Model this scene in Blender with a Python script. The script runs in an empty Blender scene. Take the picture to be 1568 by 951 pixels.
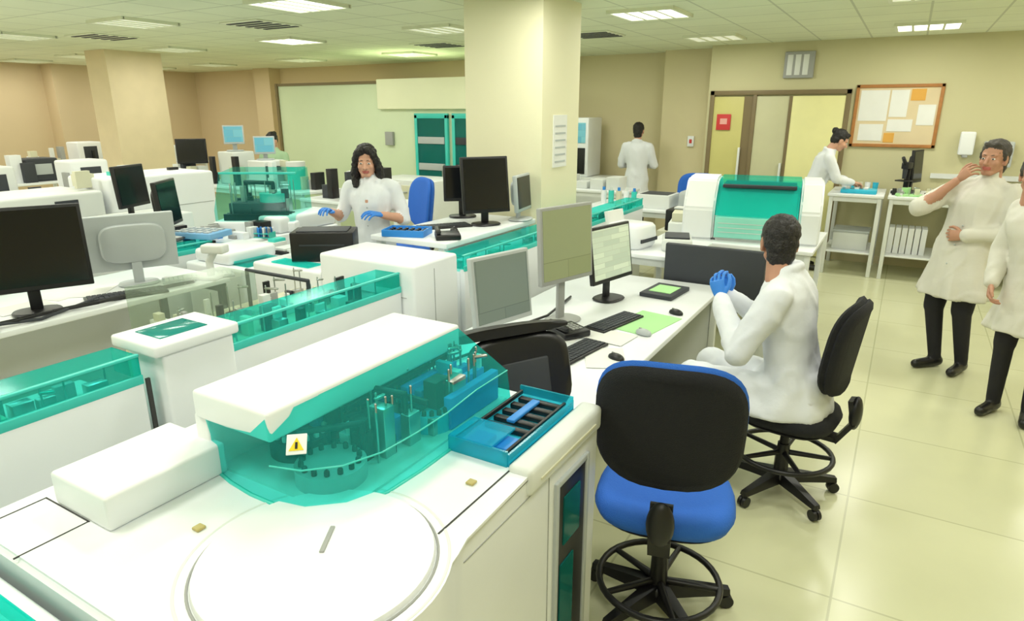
import bpy, bmesh, math, random
from mathutils import Vector, Matrix, noise
random.seed(4)
S=bpy.context.scene
COL=S.collection
V=Vector
# ------------------------------------------------------------ materials
def mat(name,col,rough=.5,metal=0,bump=0,bscale=60,var=.05,vscale=4,emit=0,spec=.5):
    m=bpy.data.materials.new(name); m.use_nodes=True
    nt=m.node_tree; b=nt.nodes['Principled BSDF']
    b.inputs['Roughness'].default_value=rough; b.inputs['Metallic'].default_value=metal
    b.inputs['Specular IOR Level'].default_value=spec
    tc=nt.nodes.new('ShaderNodeTexCoord'); n=nt.nodes.new('ShaderNodeTexNoise')
    n.inputs['Scale'].default_value=vscale; n.inputs['Detail'].default_value=4
    nt.links.new(tc.outputs['Object'],n.inputs['Vector'])
    mx=nt.nodes.new('ShaderNodeMix'); mx.data_type='RGBA'
    c=V(col)
    mx.inputs[6].default_value=(*[max(0,x*(1-var*2)) for x in c],1)
    mx.inputs[7].default_value=(*[min(1,x*(1+var)) for x in c],1)
    nt.links.new(n.outputs['Fac'],mx.inputs[0]); nt.links.new(mx.outputs[2],b.inputs['Base Color'])
    if emit:
        nt.links.new(mx.outputs[2],b.inputs['Emission Color']); b.inputs['Emission Strength'].default_value=emit
    if bump:
        n2=nt.nodes.new('ShaderNodeTexNoise'); n2.inputs['Scale'].default_value=bscale; n2.inputs['Detail'].default_value=3
        nt.links.new(tc.outputs['Object'],n2.inputs['Vector'])
        bp=nt.nodes.new('ShaderNodeBump'); bp.inputs['Strength'].default_value=bump; bp.inputs['Distance'].default_value=.01
        nt.links.new(n2.outputs['Fac'],bp.inputs['Height']); nt.links.new(bp.outputs['Normal'],b.inputs['Normal'])
    return m
def tile_mat(name,c1,c2,cm,size,mort,rough):
    m=mat(name,c1,rough); nt=m.node_tree; b=nt.nodes['Principled BSDF']
    tc=nt.nodes.new('ShaderNodeTexCoord'); br=nt.nodes.new('ShaderNodeTexBrick')
    br.offset=0; br.inputs['Scale'].default_value=1
    br.inputs['Brick Width'].default_value=size; br.inputs['Row Height'].default_value=size
    br.inputs['Mortar Size'].default_value=mort; br.inputs['Mortar Smooth'].default_value=.3
    br.inputs['Color1'].default_value=(*c1,1); br.inputs['Color2'].default_value=(*c2,1); br.inputs['Mortar'].default_value=(*cm,1)
    nt.links.new(tc.outputs['Object'],br.inputs['Vector'])
    n=nt.nodes.new('ShaderNodeTexNoise'); n.inputs['Scale'].default_value=1.3; n.inputs['Detail'].default_value=6
    nt.links.new(tc.outputs['Object'],n.inputs['Vector'])
    mx=nt.nodes.new('ShaderNodeMix'); mx.data_type='RGBA'; mx.blend_type='MULTIPLY'; mx.inputs[0].default_value=.18
    nt.links.new(br.outputs['Color'],mx.inputs[6]); nt.links.new(n.outputs['Fac'],mx.inputs[7])
    nt.links.new(mx.outputs[2],b.inputs['Base Color'])
    return m
def clear_mat(name,tint,body,fac):
    m=mat(name,body,.10); nt=m.node_tree; b=nt.nodes['Principled BSDF']; out=nt.nodes['Material Output']
    t=nt.nodes.new('ShaderNodeBsdfTransparent'); t.inputs[0].default_value=(*tint,1)
    mx=nt.nodes.new('ShaderNodeMixShader'); mx.inputs[0].default_value=fac
    nt.links.new(t.outputs[0],mx.inputs[1]); nt.links.new(b.outputs[0],mx.inputs[2]); nt.links.new(mx.outputs[0],out.inputs[0])
    return m
def screen_mat(name,c1,c2,w,h,strength):
    m=mat(name,c1,.25); nt=m.node_tree; b=nt.nodes['Principled BSDF']
    tc=nt.nodes.new('ShaderNodeTexCoord'); mp=nt.nodes.new('ShaderNodeMapping'); mp.inputs['Rotation'].default_value=(math.pi/2,0,0)
    br=nt.nodes.new('ShaderNodeTexBrick'); br.inputs['Scale'].default_value=1
    br.inputs['Brick Width'].default_value=w; br.inputs['Row Height'].default_value=h; br.inputs['Mortar Size'].default_value=.002
    br.inputs['Color1'].default_value=(*c1,1); br.inputs['Color2'].default_value=(*c2,1); br.inputs['Mortar'].default_value=(*[x*.75 for x in c1],1)
    nt.links.new(tc.outputs['Object'],mp.inputs[0]); nt.links.new(mp.outputs[0],br.inputs['Vector'])
    nt.links.new(br.outputs['Color'],b.inputs['Base Color']); nt.links.new(br.outputs['Color'],b.inputs['Emission Color'])
    b.inputs['Emission Strength'].default_value=strength
    return m
WHITE=mat('white_enamel',(.85,.88,.90),.35,var=.02)
WHITE2=mat('offwhite_plastic',(.74,.77,.75),.45,var=.03)
CREAM=mat('cream_plastic',(.68,.67,.50),.5)
GREY=mat('grey_plastic',(.36,.37,.36),.5)
LGREY=mat('light_grey_plastic',(.48,.52,.53),.4)
DGREY=mat('dark_grey_panel',(.035,.04,.05),.6)
BLACK=mat('black_plastic',(.007,.007,.009),.4)
FABB=mat('black_fabric',(.007,.008,.012),.85,bump=.5,bscale=250)
SEAM=mat('dark_seam',(.05,.05,.05),.8)
BLUEF=mat('blue_fabric',(.02,.14,.62),.8,bump=.3,bscale=200)
BLUE=mat('blue_plastic',(.03,.26,.75),.4)
CYAN=mat('cyan_plastic',(.03,.50,.72),.35)
TEAL=mat('teal_trim',(.05,.62,.54),.3)
TEALC=clear_mat('teal_clear_cover',(.30,.93,.89),(.05,.68,.62),.20)
TEALD=clear_mat('teal_dark_glass',(.12,.6,.55),(.02,.28,.26),.45)
METAL=mat('steel',(.5,.52,.52),.3,metal=1)
OFF=mat('screen_off',(.006,.007,.009),.15)
SCG=screen_mat('screen_grey',(.15,.19,.17),(.17,.21,.18),.36,.28,.2)
SCO=screen_mat('screen_olive',(.24,.27,.14),(.26,.29,.16),.5,.4,.25)
SCD=screen_mat('screen_document',(.62,.70,.56),(.45,.53,.43),.19,.035,.3)
SCT=screen_mat('screen_teal',(.20,.50,.55),(.10,.36,.50),.2,.1,.25)
PAPER=mat('paper',(.82,.83,.80),.8)
GPAPER=mat('green_paper',(.42,.74,.34),.8)
WOOD=mat('board_frame_wood',(.45,.19,.05),.6,var=.15,vscale=20)
RED=mat('red_sign',(.60,.04,.04),.5)
YEL=mat('yellow_label',(.9,.7,.02),.5)
DOORY=mat('door_yellow',(.60,.56,.20),.45)
DOORB=mat('door_frame_brown',(.20,.15,.07),.5)
WALLC=mat('wall_cream_paint',(.70,.63,.40),.85,bump=.1,bscale=120,var=.03,vscale=.6)
WALLG=mat('wall_green_cream_paint',(.62,.59,.36),.85,bump=.1,bscale=120,var=.03,vscale=.6)
WALLP=mat('wall_peach_paint',(.68,.55,.35),.85,bump=.1,bscale=120,var=.04,vscale=.6)
PILL=mat('pillar_paint',(.83,.80,.57),.7,bump=.08,bscale=120,var=.02,vscale=.6)
CAB=mat('cabin_panel',(.68,.78,.54),.5,var=.02)
CABH=mat('cabin_header',(.90,.92,.66),.5,var=.02)
FLOOR=tile_mat('floor_linoleum',(.74,.75,.50),(.72,.73,.485),(.56,.57,.36),.9,.006,.22)
CEIL=tile_mat('ceiling_tiles',(.86,.91,.68),(.84,.89,.66),(.62,.66,.48),.6,.012,.9)
LAMP=mat('lamp_diffuser',(1,.99,.90),.5,emit=2.4,var=.01)
LAMPD=mat('lamp_diffuser_dim',(.9,.92,.76),.5,emit=.4,var=.01)
SKIN=mat('skin',(.66,.36,.25),.5,var=.06,vscale=20)
SKIN2=mat('skin_tan',(.52,.27,.18),.5,var=.06,vscale=20)
LIP=mat('lips',(.48,.13,.11),.5)
EYEW=mat('eye_white',(.8,.8,.78),.2)
EYED=mat('eye_dark',(.02,.012,.01),.2)
HAIR=mat('black_hair',(.010,.008,.008),.45,bump=.8,bscale=120)
HAIRG=mat('greying_hair',(.08,.07,.06),.6,bump=.8,bscale=120,var=.4,vscale=30)
COAT=mat('lab_coat_cotton',(.80,.83,.88),.85,bump=.45,bscale=14,var=.02)
COATB=mat('lab_coat_cream',(.70,.69,.62),.85,bump=.45,bscale=14,var=.02)
GREENT=mat('green_scrubs',(.40,.58,.36),.85)
TROU=mat('black_trousers',(.012,.012,.016),.85,bump=.4,bscale=20)
SHOE=mat('black_leather',(.01,.01,.01),.35)
BSHIRT=mat('black_shirt',(.012,.012,.014),.8)
GLOVE=mat('blue_glove',(.04,.25,.80),.45)
# ------------------------------------------------------------ mesh helpers
def G(name,loc=(0,0,0),rot=0,world=False):
    e=bpy.data.objects.new(name,None); COL.objects.link(e)
    e.location=loc; e.rotation_euler=(0,0,rot); e.empty_display_size=.1
    e['w']=1 if world else 0
    return e
def fin(name,me,mats,par=None,smooth=None):
    if not isinstance(mats,(list,tuple)): mats=[mats]
    for m in mats: me.materials.append(m)
    o=bpy.data.objects.new(name,me); COL.objects.link(o)
    if smooth is not None:
        for p in me.polygons: p.use_smooth=True
        if smooth<3:
            try: me.set_sharp_from_angle(angle=smooth)
            except Exception: pass
    if par is not None:
        if par.get('w'): me.transform(Matrix.Translation(-V(par.location)))
        o.parent=par
    return o
def mk(name,bm,mats,par=None,smooth=None):
    bmesh.ops.recalc_face_normals(bm,faces=bm.faces)
    me=bpy.data.meshes.new(name); bm.to_mesh(me); bm.free()
    return fin(name,me,mats,par,smooth)
def bbox(bm,b,bev=0):
    x0,x1,y0,y1,z0,z1=b
    r=bmesh.ops.create_cube(bm,size=1)
    vs=r['verts']
    for v in vs: v.co=V(((x0+x1)/2+v.co.x*(x1-x0),(y0+y1)/2+v.co.y*(y1-y0),(z0+z1)/2+v.co.z*(z1-z0)))
    if bev:
        es=list({e for v in vs for e in v.link_edges})
        bmesh.ops.bevel(bm,geom=es,offset=bev,segments=3,affect='EDGES',profile=.5)
def box(par,name,b,m,bev=0,M=None):
    bm=bmesh.new(); bbox(bm,b,bev)
    if M is not None: bmesh.ops.transform(bm,matrix=M,verts=bm.verts)
    return mk(name,bm,m,par,.6 if bev else None)
def boxes(par,name,bl,m,bev=0):
    bm=bmesh.new()
    for b in bl: bbox(bm,b,bev)
    return mk(name,bm,m,par,.6 if bev else None)
def shp(bm,rings,cap=True,closed=True):
    vr=[[bm.verts.new(p) for p in r] for r in rings]
    n=len(vr[0])
    for a,b in zip(vr[:-1],vr[1:]):
        for i in range(n if closed else n-1):
            j=(i+1)%n; bm.faces.new((a[i],a[j],b[j],b[i]))
    if cap:
        bm.faces.new(vr[0][::-1]); bm.faces.new(vr[-1])
def ering(c,U,W,n):
    return [c+U*math.cos(2*math.pi*i/n)+W*math.sin(2*math.pi*i/n) for i in range(n)]
def frame(d):
    d=d.normalized(); a=V((0,0,1)) if abs(d.z)<.9 else V((1,0,0))
    u=d.cross(a).normalized(); w=d.cross(u).normalized(); return u,w
def capsule(bm,p0,p1,r0,r1,n=14):
    p0=V(p0);p1=V(p1);d=(p1-p0)
    if d.length<1e-5: d=V((0,0,1e-4))
    d.normalize();u,w=frame(d);R=[]
    for k in (-80,-50,-25,0):
        a=math.radians(k); R.append(ering(p0+d*math.sin(a)*r0,u*r0*math.cos(a),w*r0*math.cos(a),n))
    for k in (0,25,50,80):
        a=math.radians(k); R.append(ering(p1+d*math.sin(a)*r1,u*r1*math.cos(a),w*r1*math.cos(a),n))
    shp(bm,R)
def ellip(bm,c,r,n=18,m=10):
    c=V(c);R=[]
    for k in range(m+1):
        a=math.radians(-86+172*k/m)
        R.append([c+V((r[0]*math.cos(a)*math.cos(t),r[1]*math.cos(a)*math.sin(t),r[2]*math.sin(a))) for t in [2*math.pi*i/n for i in range(n)]])
    shp(bm,R)
def cyl(par,name,p0,p1,r0,r1,m,n=28):
    bm=bmesh.new();p0=V(p0);p1=V(p1);u,w=frame(p1-p0)
    shp(bm,[ering(p0,u*r0,w*r0,n),ering(p1,u*r1,w*r1,n)]); return mk(name,bm,m,par,.6)
def tubes(bm,pts,r,n=8):
    for a,b in zip(pts[:-1],pts[1:]): capsule(bm,a,b,r,r,n)
def tube(par,name,pts,r,m,n=8):
    bm=bmesh.new(); tubes(bm,[V(p) for p in pts],r,n); return mk(name,bm,m,par,1.2)
def torus(bm,c,R,r,n=36,k=8):
    c=V(c);rs=[]
    for i in range(n):
        a=2*math.pi*i/n; d=V((math.cos(a),math.sin(a),0))
        rs.append([bm.verts.new(c+d*(R+r*math.cos(2*math.pi*j/k))+V((0,0,r*math.sin(2*math.pi*j/k)))) for j in range(k)])
    for i in range(n):
        A=rs[i];B=rs[(i+1)%n]
        for j in range(k): bm.faces.new((A[j],A[(j+1)%k],B[(j+1)%k],B[j]))
def prism(par,name,pts,z0,z1,m,bev=0):
    bm=bmesh.new()
    shp(bm,[[V((x,y,z0)) for x,y in pts],[V((x,y,z1)) for x,y in pts]])
    if bev:
        es=[e for e in bm.edges if all(abs(v.co.z-z1)<1e-5 for v in e.verts)]
        bmesh.ops.bevel(bm,geom=es,offset=bev,segments=3,affect='EDGES')
    return mk(name,bm,m,par,.5)
def srect(w,h,n=32,p=4):
    out=[]
    for i in range(n):
        t=2*math.pi*i/n; c,s=math.cos(t),math.sin(t)
        out.append((w/2*math.copysign(abs(c)**(2/p),c),h/2*math.copysign(abs(s)**(2/p),s)))
    return out
def pad(bm,w,h,th,curve=0,axis='Y',c=(0,0,0),p=4):
    c=V(c);R=[]
    for t,sc in ((-.5,.84),(-.38,.95),(0,1),(.38,.95),(.5,.84)):
        ring=[]
        for a,b in srect(w*sc,h*sc,36,p):
            if axis=='Y': ring.append(c+V((a,t*th+curve*(a/(w/2))**2,b)))
            else: ring.append(c+V((a,b,t*th+curve*(a/(w/2))**2)))
        R.append(ring)
    shp(bm,R)
# ------------------------------------------------------------ people
def remesh(bm,vox,it):
    bmesh.ops.recalc_face_normals(bm,faces=bm.faces)
    me=bpy.data.meshes.new('tmp'); bm.to_mesh(me); bm.free()
    ob=bpy.data.objects.new('tmp',me); COL.objects.link(ob)
    r=ob.modifiers.new('r','REMESH'); r.mode='VOXEL'; r.voxel_size=vox
    if it:
        s=ob.modifiers.new('s','SMOOTH'); s.factor=.5; s.iterations=it
    dg=bpy.context.evaluated_depsgraph_get()
    me2=bpy.data.meshes.new_from_object(ob.evaluated_get(dg))
    bpy.data.objects.remove(ob); bpy.data.meshes.remove(me)
    me2.materials.clear()
    return me2
def sdist(p,s):
    a,b,ra,rb=s[:4]; d=b-a; t=max(0,min(1,(p-a).dot(d)/max(d.length_squared,1e-9)))
    return (p-(a+d*t)).length-(ra+(rb-ra)*t)
def classify(me,segs,order,hem=None):
    for f in me.polygons:
        c=f.center;best=1e9;tg=order[0]
        for s in segs:
            if hem is not None:
                if c.z<hem and s[4]=='coat' and not s[5]: continue
                if c.z>=hem and s[4] in('leg','shoe'): continue
            d=sdist(c,s)
            if d<best: best=d;tg=s[4]
        f.material_index=order.index(tg)
def hand(par,name,wr,d,pn,side,curl,m,s=1.0,det=1):
    Y=V(d).normalized(); Z=-(V(pn)-Y*V(pn).dot(Y)).normalized(); X=Y.cross(Z)
    M=Matrix((( X.x,Y.x,Z.x,wr[0]),(X.y,Y.y,Z.y,wr[1]),(X.z,Y.z,Z.z,wr[2]),(0,0,0,1)))@Matrix.Scale(s,4)
    tx=-1 if side=='R' else 1
    bm=bmesh.new()
    shp(bm,[ering(V((0,y,0)),V((a,0,0)),V((0,0,b)),16) for y,a,b in((-.02,.024,.019),(0,.027,.019),(.03,.036,.018),(.065,.042,.016),(.088,.041,.013))])
    for i,L in enumerate(((.038,.024,.02),(.043,.027,.021),(.039,.025,.02),(.031,.019,.018))):
        p=V((tx*(.0325-.0215*i),.082-(.004 if i in(0,2) else .012 if i==3 else 0),0)); sp=math.radians(tx*(7-5*i)); ang=0
        for j,l in enumerate(L):
            ang+=math.radians(curl*(1,1.2,.8)[j])
            q=p+V((math.sin(sp)*math.cos(ang),math.cos(sp)*math.cos(ang),-math.sin(ang)))*l
            capsule(bm,p,q,.0092-.0009*j,.0085-.0009*j,10); p=q
    th=[V((tx*.026,.02,-.004)),V((tx*.052,.048,-.014)),V((tx*.062,.078,-.022)),V((tx*.058,.102,-.030))]
    for j in range(3): capsule(bm,th[j],th[j+1],.0145-.002*j,.0125-.002*j,10)
    bmesh.ops.transform(bm,matrix=M,verts=bm.verts)
    if det>1.1: mk(name,bm,m,par,3.2)
    else:
        me=remesh(bm,.0033,2); fin(name,me,m,par,3.2)
def head(par,c,yaw,pitch,skin,hairm,style,s=1.0,roll=0,det=1):
    M=Matrix.Translation(c)@Matrix.Rotation(yaw,4,'Z')@Matrix.Rotation(-pitch,4,'X')@Matrix.Rotation(roll,4,'Y')@Matrix.Scale(s,4)
    bm=bmesh.new()
    ellip(bm,(0,-.012,.03),(.073,.09,.082)); ellip(bm,(0,.022,-.025),(.060,.066,.085))
    ellip(bm,(0,.05,-.088),(.030,.028,.022)); capsule(bm,(-.045,.0,-.06),(-.018,.055,-.092),.02,.018); capsule(bm,(.045,.0,-.06),(.018,.055,-.092),.02,.018)
    capsule(bm,(0,.083,.008),(0,.104,-.03),.008,.012); capsule(bm,(-.012,.088,-.034),(.012,.088,-.034),.009,.009)
    capsule(bm,(-.035,.068,.024),(.035,.068,.024),.012,.012)
    ellip(bm,(-.036,.058,-.028),(.022,.022,.022)); ellip(bm,(.036,.058,-.028),(.022,.022,.022))
    for x in(-1,1):
        ellip(bm,(x*.074,-.004,-.008),(.009,.019,.032)); capsule(bm,(x*.072,.0,-.035),(x*.071,.004,-.03),.01,.01)
    capsule(bm,(-.020,.076,-.056),(.0,.080,-.059),.007,.008); capsule(bm,(.020,.076,-.056),(.0,.080,-.059),.007,.008); capsule(bm,(-.013,.077,-.068),(.013,.077,-.068),.008,.008)
    capsule(bm,(0,-.022,-.03),(0,-.035,-.17),.052,.056)
    bmesh.ops.transform(bm,matrix=M,verts=bm.verts)
    me=remesh(bm,.0045*s*det,2)
    Mi=M.inverted()
    for f in me.polygons:
        q=Mi@f.center
        f.material_index=1 if (abs(q.z+.062)<.011 and abs(q.x)<.025 and q.y>.072) else 0
    fin('head',me,[skin,LIP],par,3.2)
    bm=bmesh.new()
    for x in(-1,1): ellip(bm,(x*.029,.0755,.0),(.012,.0085,.0065),12,8)
    bmesh.ops.transform(bm,matrix=M,verts=bm.verts); mk('eyes',bm,EYEW,par,3.2)
    bm=bmesh.new()
    for x in(-1,1): ellip(bm,(x*.029,.082,.0),(.0055,.004,.0055),12,8)
    bmesh.ops.transform(bm,matrix=M,verts=bm.verts); mk('irises',bm,EYED,par,3.2)
    bm=bmesh.new()
    for x in(-1,1): tubes(bm,[V((x*.016,.079,.022)),V((x*.03,.078,.026)),V((x*.043,.069,.020))],.0024,6)
    bmesh.ops.transform(bm,matrix=M,verts=bm.verts); mk('eyebrows',bm,hairm,par,3.2)
    bm=bmesh.new()
    ellip(bm,(0,-.024,.043),(.083,.094,.086)); ellip(bm,(0,-.05,.0),(.074,.06,.075))
    amp=.005
    if style=='short':
        capsule(bm,(-.035,.052,.09),(.035,.052,.09),.016,.016)
        for x in(-1,1): capsule(bm,(x*.07,.02,.03),(x*.072,.012,-.005),.012,.008)
        ellip(bm,(0,-.052,-.06),(.062,.042,.055))
    if style=='long':
        amp=.009
        capsule(bm,(-.03,.045,.095),(.045,.05,.085),.02,.02)
        for x in(-1,1):
            tubes(bm,[V((x*.018,.060,.098)),V((x*.058,.048,.062)),V((x*.078,.018,.0)),V((x*.088,.0,-.06)),V((x*.096,-.005,-.12)),V((x*.088,.012,-.175))],.027,10)
            tubes(bm,[V((x*.06,-.03,.0)),V((x*.088,-.035,-.08)),V((x*.078,-.04,-.18))],.038,10)
        capsule(bm,(0,-.06,0),(0,-.075,-.15),.065,.06)
    if style=='bun':
        ellip(bm,(0,-.115,.07),(.04,.036,.038))
        for x in(-1,1): capsule(bm,(x*.03,.045,.09),(x*.07,.0,.03),.022,.016)
    bmesh.ops.transform(bm,matrix=M,verts=bm.verts)
    me=remesh(bm,.006*s*det,2)
    for v in me.vertices: v.co+=v.normal*(noise.noise(v.co*45)*amp+noise.noise(V((v.co.x*90,v.co.y*90,v.co.z*25)))*.004)
    fin('hair',me,hairm,par,3.2)
BASE=dict(pel=(0,0,.95),neck=(0,-.01,1.455),head=(0,.02,1.625),
 shR=(.175,-.01,1.395),shL=(-.175,-.01,1.395),elR=(.235,-.03,1.11),elL=(-.235,-.03,1.11),wrR=(.25,.06,.87),wrL=(-.25,.06,.87),
 hipR=(.09,0,.92),hipL=(-.09,0,.92),knR=(.10,.03,.50),knL=(-.10,.03,.50),anR=(.10,-.01,.09),anL=(-.10,-.01,.09),toR=(.125,.15,.035),toL=(-.125,.15,.035))
def person(name,loc,a,H,over={},hem=.55,coat=COAT,shirt=None,skin=SKIN,hairm=HAIR,style='short',hyaw=0,hpitch=0,hroll=0,
           armskin=(),glove=None,curl=25,pnR=None,pnL=None,dR=None,dL=None,w=1.0,seated=False,hands='RL',legmat=None,hs=1.0,det=1.0):
    s=H/1.75; P=G(name,(loc[0],loc[1],loc[2] if len(loc)>2 else 0),a)
    J=dict(BASE); J.update(over); J={k:V(v)*s for k,v in J.items()}
    bm=bmesh.new(); segs=[]
    def cp(p0,p1,r0,r1,tag,keep=True):
        capsule(bm,p0,p1,r0*s,r1*s,16); segs.append((V(p0),V(p1),r0*s,r1*s,tag,keep))
    ax=(J['neck']-J['pel']); axn=ax.normalized()
    Rv=(J['shR']-J['shL']); Rv=(Rv-axn*Rv.dot(axn)).normalized(); Fv=axn.cross(Rv)
    rings=[]
    for k,rx,ry,f in((-.14,.12,.09,0),(-.08,.165,.12,0),(.05,.172,.125,0),(.25,.152,.115,.005),(.45,.158,.118,.01),(.65,.178,.125,.012),(.8,.182,.115,.005),(.9,.15,.095,0),(.97,.095,.075,0),(1.02,.06,.06,0)):
        rings.append(ering(J['pel']+ax*k+Fv*f*s,Rv*rx*s*w,Fv*ry*s*w,28))
    shp(bm,rings)
    segs.append((J['pel'],J['pel']+ax*.9,.15*s*w,.13*s*w,'coat',False))
    if hem is not None:
        hz=hem*s
        c0=J['pel'];rr=[]
        n=40
        for k in range(7):
            t=k/6; z=(c0.z+.05*s)*(1-t)+hz*t
            ring=[]
            for i in range(n):
                th=2*math.pi*i/n; fo=1+.09*t*math.sin(th*7+1)+.05*t*math.sin(th*11)
                ring.append(V((c0.x+(.165+.06*t)*s*w*math.cos(th)*fo,c0.y+.01*t+(.12+.055*t)*s*w*math.sin(th)*fo,z)))
            rr.append(ring)
        shp(bm,rr); segs.append((c0,V((c0.x,c0.y,hz)),.17*s,.2*s,'coat',False))
    for sd in 'RL':
        sk='skin' if sd in armskin else 'coat'
        cp(J['sh'+sd],J['el'+sd],.066*w,.058*w,'coat')
        cp(J['el'+sd],J['wr'+sd]*.93+J['el'+sd]*.07,.055*w if sk=='coat' else .043,.045 if sk=='coat' else .03,sk)
        cp(J['neck']*.35+J['sh'+sd]*.65,J['sh'+sd],.055,.064*w,'coat')
        lt='coat' if seated else 'leg'
        cp(J['hip'+sd],J['kn'+sd],.092*w,.066*w,lt)
        cp(J['kn'+sd],J['an'+sd],.060*w,.045,'leg')
        an=J['an'+sd];to=J['to'+sd]; fd=(to-an); fd.z=0; fd.normalize()
        he=an-fd*.035*s; he.z=an.z-.045*s
        cp(he,to,.042,.036,'shoe'); cp(an,he,.04,.042,'shoe')
    if seated:
        c=J['pel'];rr=[]
        for z,a1,b1,dy in((.10,.16,.13,0),(0,.20,.19,.03),(-.06,.235,.235,.05),(-.10,.25,.25,.06),(-.115,.24,.24,.06)):
            rr.append([V((c.x+a1*s*math.cos(t)*(1+.04*math.sin(6*t)),c.y+dy*s+b1*s*math.sin(t)*(1+.04*math.sin(5*t)),c.z+z*s)) for t in [2*math.pi*i/36 for i in range(36)]])
        shp(bm,rr)
        segs.append((c,c-V((0,0,.08)),.2*s,.2*s,'coat',True))
    cp(J['neck']-axn*.02,J['head']-(J['head']-J['neck'])*.35,.05,.048,'skin')
    for i in range(10):
        t0,t1=[2*math.pi*(i+q)/10 for q in(0,1)]
        if shirt and 1<=i<=3: continue
        f=lambda t:J['neck']+axn*(.014+.016*-math.sin(t))*s+Rv*.074*s*math.cos(t)+Fv*.064*s*math.sin(t)
        cp(f(t0),f(t1),.018,.018,'coat')
    if shirt:
        cp(J['neck']+Fv*.045*s-axn*.01,J['neck']+Fv*.102*s-axn*.14*s,.038,.024,'shirt')
    me=remesh(bm,.0125*det,4)
    order=['coat','skin','leg','shoe','shirt']
    classify(me,segs,order,hem*s if hem is not None else None)
    ci=set()
    for f in me.polygons:
        if f.material_index==0: ci.update(f.vertices)
    for v in me.vertices:
        if v.index in ci:
            q=v.co; r1=1-abs(noise.noise(V((q.x*6+3,q.y*6,q.z*4+q.x*5))))*2
            v.co+=v.normal*(noise.noise(V((q.x*9,q.y*9,q.z*4)))*.014+noise.noise(V((q.x*20,q.y*20,q.z*9)))*.005+max(0,r1-.55)*.016)
        if v.co.z<.004: v.co.z=.004
    fin('body',me,[coat,skin,legmat or TROU,SHOE,shirt or coat],P,3.2)
    if hem is not None:
        bm=bmesh.new()
        for k in range(4):
            p=J['pel']+ax*(.62-.28*k)+Fv*(.132+.008*k)*s; ellip(bm,p,(.007,.005,.007),8,6)
        mk('buttons',bm,LGREY,P,3.2)
    head(P,J['head'],hyaw,hpitch,skin,hairm,style,s*hs,hroll,det)
    for sd in hands:
        d=(J['wr'+sd]-J['el'+sd]).normalized()
        dd=dR if sd=='R' else dL
        pn=(pnR if sd=='R' else pnL) or ((-1,0,0) if sd=='R' else (1,0,0))
        hand(P,'hand_'+sd,J['wr'+sd],dd or d,pn,sd,curl,glove or skin,s,det)
    return P
SIT=dict(pel=(0,-.02,.60),neck=(0,.08,1.165),head=(.01,.135,1.30),shR=(.19,.09,1.085),shL=(-.19,.05,1.085),
 elR=(.23,.26,.84),elL=(-.27,.17,.80),wrR=(.09,.40,.98),wrL=(-.02,.39,.985),
 hipR=(.09,.03,.57),hipL=(-.09,.03,.57),knR=(.12,.47,.57),knL=(-.12,.47,.57),anR=(.12,.42,.12),anL=(-.12,.36,.12),toR=(.13,.58,.06),toL=(-.13,.52,.06))
person('seated_technician',(-.35,3.46,0),math.radians(80),1.84,SIT,None,COAT,None,SKIN2,HAIR,'short',hyaw=math.radians(-62),hpitch=.18,
  glove=GLOVE,curl=30,pnR=(-1,0,.1),pnL=(1,0,.1),dL=(.1,.35,.9),dR=(-.1,.3,.95),w=1.10,seated=True,hs=1.06)
person('standing_man_lab_coat',(.48,6.03,0),math.radians(146),1.80,dict(neck=(-.04,-.09,1.45),head=(-.045,-.07,1.62),shR=(.135,-.06,1.40),shL=(-.21,-.09,1.39),
  elR=(.24,.22,1.25),wrR=(.065,.10,1.475),elL=(-.28,-.04,1.12),wrL=(-.07,.15,1.08),
  knR=(.10,.05,.5),anR=(.05,.0,.09),toR=(.09,.16,.035),anL=(-.12,-.06,.09),toL=(-.15,.10,.035)),.60,COATB,BSHIRT,SKIN2,HAIRG,'short',hyaw=.12,hpitch=0,armskin='R',curl=34,
  pnR=(-.35,-.9,0),dR=(-.66,.05,.70),pnL=(0,-1,0),dL=(1,.2,-.1),w=1.10,hs=1.08)
person('standing_man_lab_coat',(.86,5.24,0),math.radians(160),1.76,dict(neck=(.09,.03,1.45),head=(.13,.06,1.61),elR=(.25,-.02,1.12),wrR=(.22,.12,.90)),.60,COATB,BSHIRT,SKIN2,HAIRG,'short',hyaw=.1,curl=30,w=.98,hs=1.05)
person('woman_technician',(-3.68,4.02,0),math.radians(203),1.77,dict(pel=(0,0,.95),neck=(0,.02,1.45),head=(.015,.055,1.605),elR=(.27,.0,1.16),wrR=(.28,.20,1.23),elL=(-.25,.0,1.15),wrL=(-.12,.19,1.21)),
  .50,COAT,SKIN,SKIN,HAIR,'long',hyaw=.22,hpitch=.16,armskin='RL',glove=GLOVE,curl=25,pnR=(0,0,-1),pnL=(.4,0,-1),w=.92,hs=1.04)
person('standing_doctor',(-3.68,10.15,0),math.radians(8),1.84,dict(elR=(.25,.05,1.12),wrR=(.15,.25,1.1),elL=(-.25,.05,1.12),wrL=(-.15,.25,1.12)),.45,COAT,None,SKIN,HAIR,'short',det=1.5)
person('woman_at_bench',(-1.0,9.30,0),math.radians(-72),1.86,dict(neck=(0,.14,1.42),head=(0,.25,1.55),shR=(.165,.12,1.36),shL=(-.165,.12,1.36),elR=(.22,.22,1.12),wrR=(.14,.42,1.08),elL=(-.22,.22,1.12),wrL=(-.12,.42,1.08)),
  .5,COAT,None,SKIN,HAIR,'bun',hpitch=.5,pnR=(0,0,-1),pnL=(0,0,-1),w=.95,det=1.5)
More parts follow.
